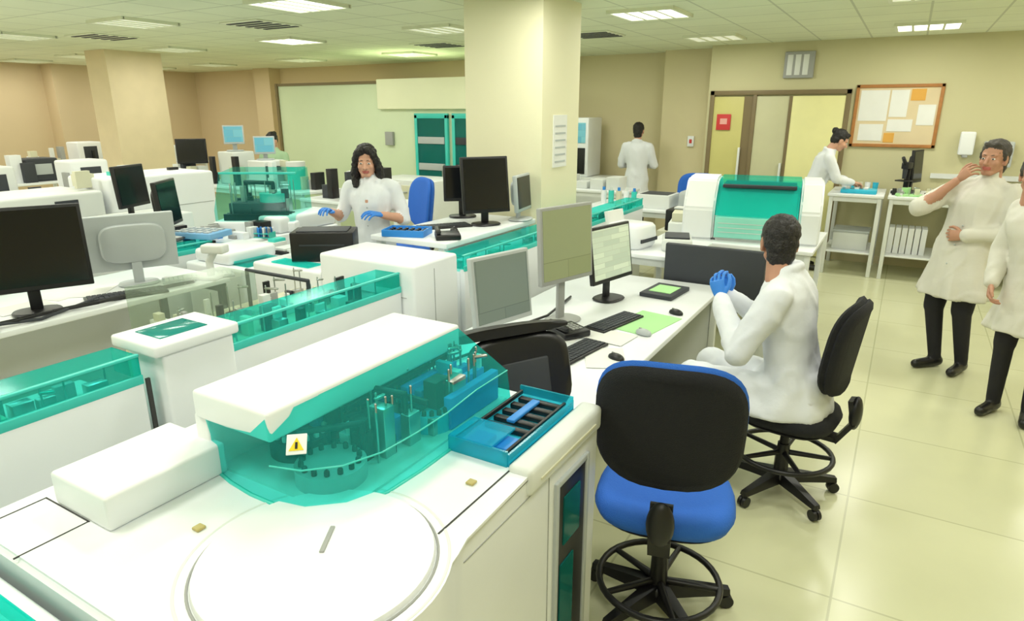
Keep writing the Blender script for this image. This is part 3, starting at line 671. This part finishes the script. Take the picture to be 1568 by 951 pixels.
P=G('document_tray',(-1.35,4.45,.75),math.radians(85)); box(P,'pad',(-.17,.17,-.12,.12,0,.03),DGREY,.006); box(P,'sheet',(-.1,.1,-.08,.08,.03,.034),GPAPER)
P=G('console_display',(-1.24,2.18,.75),math.radians(58))
RX=Matrix.Rotation(math.radians(-14),4,'X')
bm=bmesh.new(); pad(bm,.48,.36,.05,-.05,'Y',(0,0,.19),4); bmesh.ops.transform(bm,matrix=RX,verts=bm.verts); mk('shell',bm,BLACK,P,1)
bm=bmesh.new(); pad(bm,.58,.05,.11,-.07,'Y',(-.04,.03,.385),3); bmesh.ops.transform(bm,matrix=RX,verts=bm.verts); mk('top_hood',bm,BLACK,P,1)
box(P,'inner_panel',(-.14,.14,-.05,-.02,.07,.26),DGREY,.01,RX)
box(P,'neck',(-.03,.03,.0,.04,0,.12),BLACK,.006); box(P,'base',(-.12,.12,-.09,.09,0,.02),BLACK,.006)
P=G('cable_bundle',(-1.9,3.1,.75),0); tube(P,'cables',[(0,-.6,.01),(.08,-.3,.02),(0,0,.01),(.1,.4,.02),(.02,.9,.01)],.008,BLACK)
P=G('grey_desk_screen',(-1.10,4.90,0),0); box(P,'panel',(-.40,.34,-.02,.03,.55,1.03),DGREY,.01); boxes(P,'feet',[(-.34,-.3,-.02,.03,0,.56),(.28,.32,-.02,.03,0,.56)],BLACK)
P=G('desktop_printer',(-1.92,5.25,.9),math.radians(80)); bm=bmesh.new(); pad(bm,.34,.36,.2,0,'Z',(0,0,.1),5); mk('body',bm,WHITE,P,1); box(P,'paper_chute',(-.12,.12,.1,.14,.15,.32),PAPER,.004,Matrix.Rotation(-.2,4,'X')); box(P,'slot',(-.13,.13,-.182,-.17,.06,.09),DGREY)
bench('side_table',(-2.2,-1.35,4.97,5.75,.9))
P=G('tabletop_scanner',(-1.55,5.35,.9),.3); box(P,'body',(-.12,.12,-.16,.16,0,.10),WHITE2,.02); box(P,'cover',(-.1,.1,-.13,.13,.1,.115),DGREY,.005)
bench('lab_bench',(-1.9,-.55,5.85,6.95,.88))
P=G('benchtop_analyzer',(-1.12,6.35,.88),math.radians(8))
def qprof(y0,y1,h,hm):
    return [(y0,0),(y0,hm),(y0+.06,hm+.08),(y0+.18,h-.02),(y0+.26,h),(y1-.05,h),(y1,h-.06),(y1,0)]
for nm,x0,x1,h,hm,m in(('left_housing',-.62,-.34,.54,.28,WHITE),('right_housing',.36,.54,.54,.28,WHITE),('centre',-.335,.355,.46,.2,WHITE2)):
    bm=bmesh.new(); pr=qprof(-.32,.32,h,hm)
    shp(bm,[[V((x,a,b_)) for a,b_ in pr] for x in(x0,x1)])
    bmesh.ops.bevel(bm,geom=list(bm.edges),offset=.018,segments=3,affect='EDGES'); mk(nm,bm,m,P,.6)
box(P,'teal_front_panel',(-.33,.35,-.345,-.32,.03,.22),mat('teal_light_panel',(.30,.78,.66),.35),.008)
bm=bmesh.new(); shp(bm,[[V((x,-.35,.23)),V((x,-.27,.40)),V((x,-.1,.53)),V((x,.25,.54)),V((x,.25,.52)),V((x,-.09,.505)),V((x,-.25,.38)),V((x,-.33,.23))] for x in(-.335,.355)]); mk('teal_lid',bm,TEALC,P,.5)
boxes(P,'vent_lines',[(-.3,.32,-.35,-.344,.08+.04*i,.085+.04*i) for i in range(3)],WHITE2)
box(P,'inner_dark',(-.3,.32,-.2,.2,.46,.49),DGREY,.005)
P=G('paper_boxes',(-1.78,6.2,.88),.2); box(P,'box_a',(-.09,.09,-.2,.2,0,.12),WHITE2,.004); box(P,'box_b',(-.07,.07,-.1,.14,.12,.2),CREAM,.004)
P=G('waste_bin',(-.75,5.55,0),0); cyl(P,'bin',(0,0,0),(0,0,.4),.13,.16,WHITE2); cyl(P,'rim',(0,0,.395),(0,0,.41),.168,.168,GREY)
bench('lab_bench',(-3.3,-1.5,7.4,8.1,.9)); 
P=G('centrifuge',(-1.95,7.75,.9),0); box(P,'body',(-.25,.25,-.25,.25,0,.22),LGREY,.04); cyl(P,'lid',(0,0,.22),(0,0,.25),.2,.19,GREY)
P=G('black_printer',(-1.95,7.15,0),0); box(P,'stand',(-.3,.3,-.2,.2,0,.75),CREAM,.01); box(P,'body',(-.22,.22,-.18,.18,.75,.98),BLACK,.015); box(P,'paper_sheet',(-.15,.15,-.1,.02,.98,1.0),PAPER,.003)
P=G('open_storage_crate',(-2.5,7.7,.9),0); box(P,'crate',(-.2,.2,-.2,.2,0,.16),WHITE2,.008); box(P,'inner',(-.17,.17,-.17,.17,.155,.162),DGREY)
P=G('reagent_bottles',(-3.0,7.7,.9),0)
for i in range(5):
    cyl(P,'bottle_%d'%i,(-.2+.1*i,0,0),(-.2+.1*i,0,.16),.035,.035,(WHITE,TEAL,CREAM)[i%3],14); cyl(P,'cap_%d'%i,(-.2+.1*i,0,.16),(-.2+.1*i,0,.2),.018,.018,WHITE2 if i%2 else BLUE,12)
P=G('haematology_analyzer',(-4.55,10.4,0),0); box(P,'cabinet',(-.35,.3,-.3,.3,0,.95),WHITE2,.02); box(P,'tower',(-.3,.02,-.25,.3,.95,1.9),WHITE,.02); box(P,'display',(-.25,-.03,-.262,-.25,1.5,1.82),SCT,.004); box(P,'dark_bay',(-.25,-.03,-.262,-.25,1.0,1.42),BLACK,.004)
bench('lab_bench',(-5.3,-3.3,8.7,9.3,.92))
P=G('sample_rack_boxes',(-4.2,9.0,.92),0); boxes(P,'racks',[(-.7+.25*i,-.5+.25*i,-.15,.15,0,.1+.04*(i%3)) for i in range(6)],WHITE2,.006)
chair('office_chair',(-2.3,8.65,0),math.radians(20),.62,BLUEF,BLUEF,BLUEF)
chair('office_chair',(-1.15,8.2,0),math.radians(-10),.60,BLUEF,BLUEF,BLUEF)
for i,(a,c) in enumerate(((-.78,-.16),(-.12,.62),(.66,2.2))):
    b=bench('laboratory_table',(a,c,9.12,10.02,1.02)); 
P=G('binders',(.15,9.5,.30),0); boxes(P,'spines',[(-.2+.07*i,-.14+.07*i,-.14,.14,0,.32) for i in range(6)],WHITE,.004)
P=G('storage_box',(-.47,9.5,.30),0); box(P,'box',(-.2,.2,-.2,.2,0,.22),WHITE2,.006); box(P,'lid',(-.21,.21,-.21,.21,.22,.25),LGREY,.006)
P=G('microscope',(.02,9.55,1.02),math.radians(-20))
box(P,'base',(-.09,.09,-.13,.13,0,.04),BLACK,.01); box(P,'arm',(-.03,.03,.06,.11,.04,.36),BLACK,.012); box(P,'stage',(-.08,.08,-.08,.06,.15,.165),BLACK,.003)
cyl(P,'tube',(0,-.02,.18),(0,-.02,.32),.022,.03,DGREY); cyl(P,'eyepiece',(0,-.02,.34),(0,-.14,.44),.025,.02,BLACK); box(P,'headpiece',(-.04,.04,-.06,.1,.30,.38),BLACK,.012)
monitor('computer_monitor',(.14,9.78,1.02),-20,.30,.40,.12,BLACK,OFF)
P=G('turquoise_tray',(-.45,9.35,1.02),0); box(P,'tray',(-.2,.2,-.13,.13,0,.05),CYAN,.01); boxes(P,'tools',[(-.15+.1*i,-.1+.1*i,-.08,.08,.05,.07) for i in range(3)],PAPER,.003)
P=G('bench_clutter',(.15,9.35,1.02),0); mech(P,'items',-.25,.45,-.18,.12,0,26,.09,77,(BLACK,WHITE2,GREY,CREAM,GPAPER))
P=G('desk_papers',(.1,9.3,1.02),.2); box(P,'stack',(-.15,.15,-.1,.1,0,.015),GPAPER); box(P,'stack_b',(.2,.42,-.1,.12,0,.02),PAPER)
P=G('sample_cups',(-.05,9.75,1.02),0)
for i in range(5): cyl(P,'cup_%d'%i,(-.6+.09*i,0,0),(-.6+.09*i,0,.1),.03,.035,(WHITE,CYAN,CREAM)[i%3],14)
P=G('wall_sink',(1.35,9.7,1.02),0); box(P,'basin',(-.3,.3,-.2,.25,0,.12),WHITE,.03); tube(P,'tap',[(0,.2,.12),(0,.2,.4),(0,.05,.42),(0,.02,.34)],.015,METAL)
chair('office_chair',(-.63,2.27,0),math.radians(14),.58,BLUEF,FABB,BLUEF,ring=.14,bz=(.12,.61),w=.52)
chair('office_chair',(-.34,3.47,0),math.radians(82),.53,FABB,FABB,FABB,ring=.24,bz=(.12,.60),w=.46)
# ------------------------------------------------------------ left side
b=bench('computer_desk',(-4.65,-3.85,.1,2.75,.92),shelf=False,leg=BLACK)
monitor('computer_monitor',(-4.05,1.66,.92),-24,.58,.46,.13,BLACK,OFF,6)
monitor('computer_monitor',(-4.22,2.34,.92),-24+180,.50,.36,.10,LGREY,OFF,6)
keyboard('computer_keyboard',(-3.98,2.12,.92),math.radians(70))
keyboard('computer_keyboard',(-3.98,1.20,.92),math.radians(70))
keyboard('computer_keyboard',(-4.0,2.62,.92),math.radians(60),LGREY,WHITE2)
P=G('cable_tangle',(-3.98,1.8,.92),0); tube(P,'cables',[(0,-.5,.012),(.08,-.3,.03),(.0,-.1,.012),(.1,.1,.03),(.02,.4,.012),(.1,.7,.02)],.012,BLACK)
tube(P,'cable_loop',[(-.1,-.7,.012),(.05,-.45,.03),(.1,-.2,.012),(-.05,.2,.02),(.06,.5,.015)],.009,DGREY)
P=G('barcode_scanner_stand',(-3.92,2.66,.92),.4); tube(P,'arm',[(0,0,.02),(0,0,.12),(.06,-.02,.2)],.025,WHITE2); box(P,'head',(-.02,.14,-.06,.03,.18,.24),WHITE2,.015); box(P,'foot',(-.07,.07,-.07,.07,0,.025),WHITE2,.008)
P=G('paper_sheets',(-4.35,1.95,.92),.2)
for i,(x,y,r) in enumerate(((0,0,.1),(.1,.1,.5),(.05,-.3,-.2))): box(P,'sheet_%d'%i,(-.1,.1,-.14,.14,.001*i,.001*i+.002),PAPER,0,Matrix.Translation((x,y,0))@Matrix.Rotation(r,4,'Z'))
P=G('computer_tower',(-4.2,.9,0),0); box(P,'case',(-.25,.25,-.1,.1,.02,.45),BLACK,.01); box(P,'case_b',(-.25,.25,.2,.4,.02,.45),BLACK,.01)
R=G('white_analyzer_row',(-5.2,3,0),0,True)
box(R,'cabinet',(-5.6,-4.78,1.2,4.7,.02,.93),WHITE,.015)
box(R,'raised_cabinet',(-5.6,-5.2,1.4,2.5,.93,1.10),WHITE2,.02)
box(R,'raised_cabinet_right',(-5.1,-4.8,4.0,4.7,.93,1.08),WHITE,.03)
mech(R,'items',-5.5,-4.85,2.6,4.0,.93,36,.12,22,(WHITE2,BLUE,TEAL,WHITE,BLACK,GREY),False)
guard(R,-4.95,-4.79,1.3,3.3,.93,.06)
P=G('blue_sample_tray',(-5.0,3.35,.995),.3); box(P,'tray',(-.2,.2,-.14,.14,0,.05),mat('pale_blue',(.2,.45,.75),.5),.006); boxes(P,'cells',[(-.17+.07*i,-.12+.07*i,-.11+.08*j,-.06+.08*j,.05,.06) for i in range(5) for j in range(3)],LGREY)
P=G('immunoassay_hood_unit',(-4.3,3.35,0),0); box(P,'cabinet',(-.35,.3,-.4,.35,.02,.90),WHITE,.02); box(P,'top_cover',(-.3,.1,-.35,.1,.90,1.0),WHITE,.03); box(P,'teal_window',(-.05,.25,-.3,.0,.90,.93),TEALC); mech(P,'items',-.3,.28,.12,.32,.90,12,.1,71,(BLACK,WHITE2,CREAM,TEAL),False)
tube_rack('tube_rack',(-4.9,3.75,.93),.3,8,4,TEAL,5)
monitor('computer_monitor',(-5.85,3.32,1.1),25,.40,.36,.09,BLACK,OFF)
monitor('computer_monitor',(-5.02,3.12,1.0),38,.42,.36,.12,BLACK,OFF)
box(G('instrument_plinth',(-5.95,3.25,0)),'cabinet',(-.28,.28,-.5,.5,0,1.1),WHITE2,.01)
P=G('coagulation_analyzer',(-5.22,4.2,.93),math.radians(30))
bm=bmesh.new(); pr=[(-.28,.0),(-.28,.2),(-.1,.52),(.25,.55),(.3,0)]
shp(bm,[[V((x,a,b_)) for a,b_ in pr] for x in(-.36,.36)]); mk('clear_hood',bm,clear_mat('teal_light_clear',(.62,.95,.90),(.05,.45,.40),.12),P)
boxes(P,'hood_edges',[(-.37,-.355,-.29,.3,.0,.02),(.355,.37,-.29,.3,0,.02),(-.36,.36,-.11,-.09,.51,.53)],TEAL,.003)
box(P,'base',(-.38,.38,-.3,.32,0,.1),WHITE,.02); box(P,'carousel_block',(-.28,.2,-.15,.2,.1,.25),DGREY,.01); cyl(P,'carousel',(.1,0,.25),(.1,0,.33),.13,.13,TEAL)
tube(P,'probe_arm',[(-.2,.1,.1),(-.2,.1,.42),(.1,0,.42),(.1,0,.3)],.02,BLACK); boxes(P,'racks',[(-.3,.3,-.24+.08*i,-.2+.08*i,.1,.16) for i in range(3)],BLACK,.003)
mech(P,'inner',-.3,.3,-.2,.2,.1,22,.3,91,(BLACK,DGREY,METAL,BLACK))
R=G('white_cabinet_row',(-6.9,1.8,0),0,True)
for i in range(5):
    y0=-1.3+1.2*i; box(R,'cabinet_%d'%i,(-7.3,-6.55,y0,y0+1.14,.02,(1.42,1.30,1.40,1.28,1.38)[i]),WHITE2 if i%2 else WHITE,.03)
boxes(R,'panel_lines',[(-6.552,-6.546,-1.2,4.6,1.05,1.055)],GREY)
boxes(R,'display_panels',[(-6.55,-6.54,.6+1.2*i,.8+1.2*i,1.12,1.22) for i in range(3)],DGREY,.003)
mech(R,'top_items',-7.2,-6.7,-.5,4.5,1.30,22,.22,31,(BLACK,WHITE2,CREAM,TEAL,GREY),False)
for i,(x0,x1,y0,y1) in enumerate(((-9.2,-8.3,-1,4.8),(-11.6,-10.9,-1,5.4),(-9.6,-6.6,5.9,6.5),(-13.6,-12.8,-1,9.0),(-6.2,-4.7,5.5,6.1))):
    b=bench('lab_bench',(x0,x1,y0,y1,1.0))
    P=G('bench_equipment',((x0+x1)/2,(y0+y1)/2,1.0),0)
    mech(P,'equipment',x0-(x0+x1)/2+.05,x1-(x0+x1)/2-.05,y0-(y0+y1)/2+.1,y1-(y0+y1)/2-.1,0,(40,40,30,50,16)[i],.40,40+i,(BLACK,WHITE2,CREAM,WHITE,GREY,DGREY,WHITE2),False)
    rr=random.Random(60+i)
    if i in(2,4): continue
    for k in range(6):
        yy=y0+.4+(y1-y0-.8)*k/5-(y0+y1)/2; xx=rr.uniform(-.08,.08)
        hh=rr.uniform(.25,.5); m_=rr.choice((WHITE2,WHITE,CREAM,DGREY))
        box(P,'unit_%d'%k,(xx-.2,xx+.2,yy-.22,yy+.22,0,hh),m_,.03); box(P,'unit_panel_%d'%k,(xx+.2,xx+.205,yy-.12,yy+.12,.1,hh-.08),DGREY if m_!=DGREY else LGREY,.002)
monitor('computer_monitor',(-8.33,6.3,1.45),-40,.28,.26,.10,LGREY,SCT)
monitor('computer_monitor',(-7.70,6.3,1.35),-40,.28,.24,.08,LGREY,SCT)
boxes(G('monitor_shelf',(-8.0,6.3,1.0)),'shelf_boxes',[(-.5,-.15,-.18,.18,0,.45),(.12,.48,-.18,.18,0,.35)],WHITE2,.02)
monitor('computer_monitor',(-9.2,6.2,1.0),-40,.42,.36,.25,BLACK,OFF)
P=G('storage_drum',(-7.0,6.2,1.0),0); cyl(P,'drum',(0,0,0),(0,0,.3),.12,.12,TEAL); cyl(P,'lid',(0,0,.3),(0,0,.36),.125,.125,WHITE2)
P=G('storage_cabinet',(-5.6,7.0,0),0); box(P,'case',(-.5,.5,-.3,.3,0,1.15),WHITE2,.015); boxes(P,'drawers',[(-.46,.46,-.312,-.3,.1+.34*i,.4+.34*i) for i in range(3)],CREAM,.006); boxes(P,'handles',[(-.08,.08,-.33,-.312,.3+.34*i,.32+.34*i) for i in range(3)],METAL,.003)
P=G('red_sharps_bin',(-5.62,5.75,1.0),0); cyl(P,'tub',(0,0,0),(0,0,.10),.06,.07,RED); cyl(P,'cap',(0,0,.10),(0,0,.12),.07,.06,YEL)
chair('office_chair',(-4.05,4.80,0),math.radians(150),.76,BLUEF,BLUEF,BLUEF)
# ------------------------------------------------------------ world + camera
w=bpy.data.worlds.new('world'); S.world=w; w.use_nodes=True
w.node_tree.nodes['Background'].inputs[0].default_value=(.9,.92,.85,1); w.node_tree.nodes['Background'].inputs[1].default_value=.3
cam=bpy.data.cameras.new('camera'); cam.lens=22.96; cam.sensor_width=36; cam.clip_end=100; cam.clip_start=.05
co=bpy.data.objects.new('camera',cam); COL.objects.link(co); co.location=(0,0,2.0)
co.rotation_euler=(math.radians(90-16.96),0,math.radians(30.5)); S.camera=co
for o in list(bpy.data.objects):
    if o.type=='EMPTY' and not o.children: bpy.data.objects.remove(o)
S.view_settings.view_transform='Standard'; S.view_settings.look='None'; S.view_settings.exposure=0
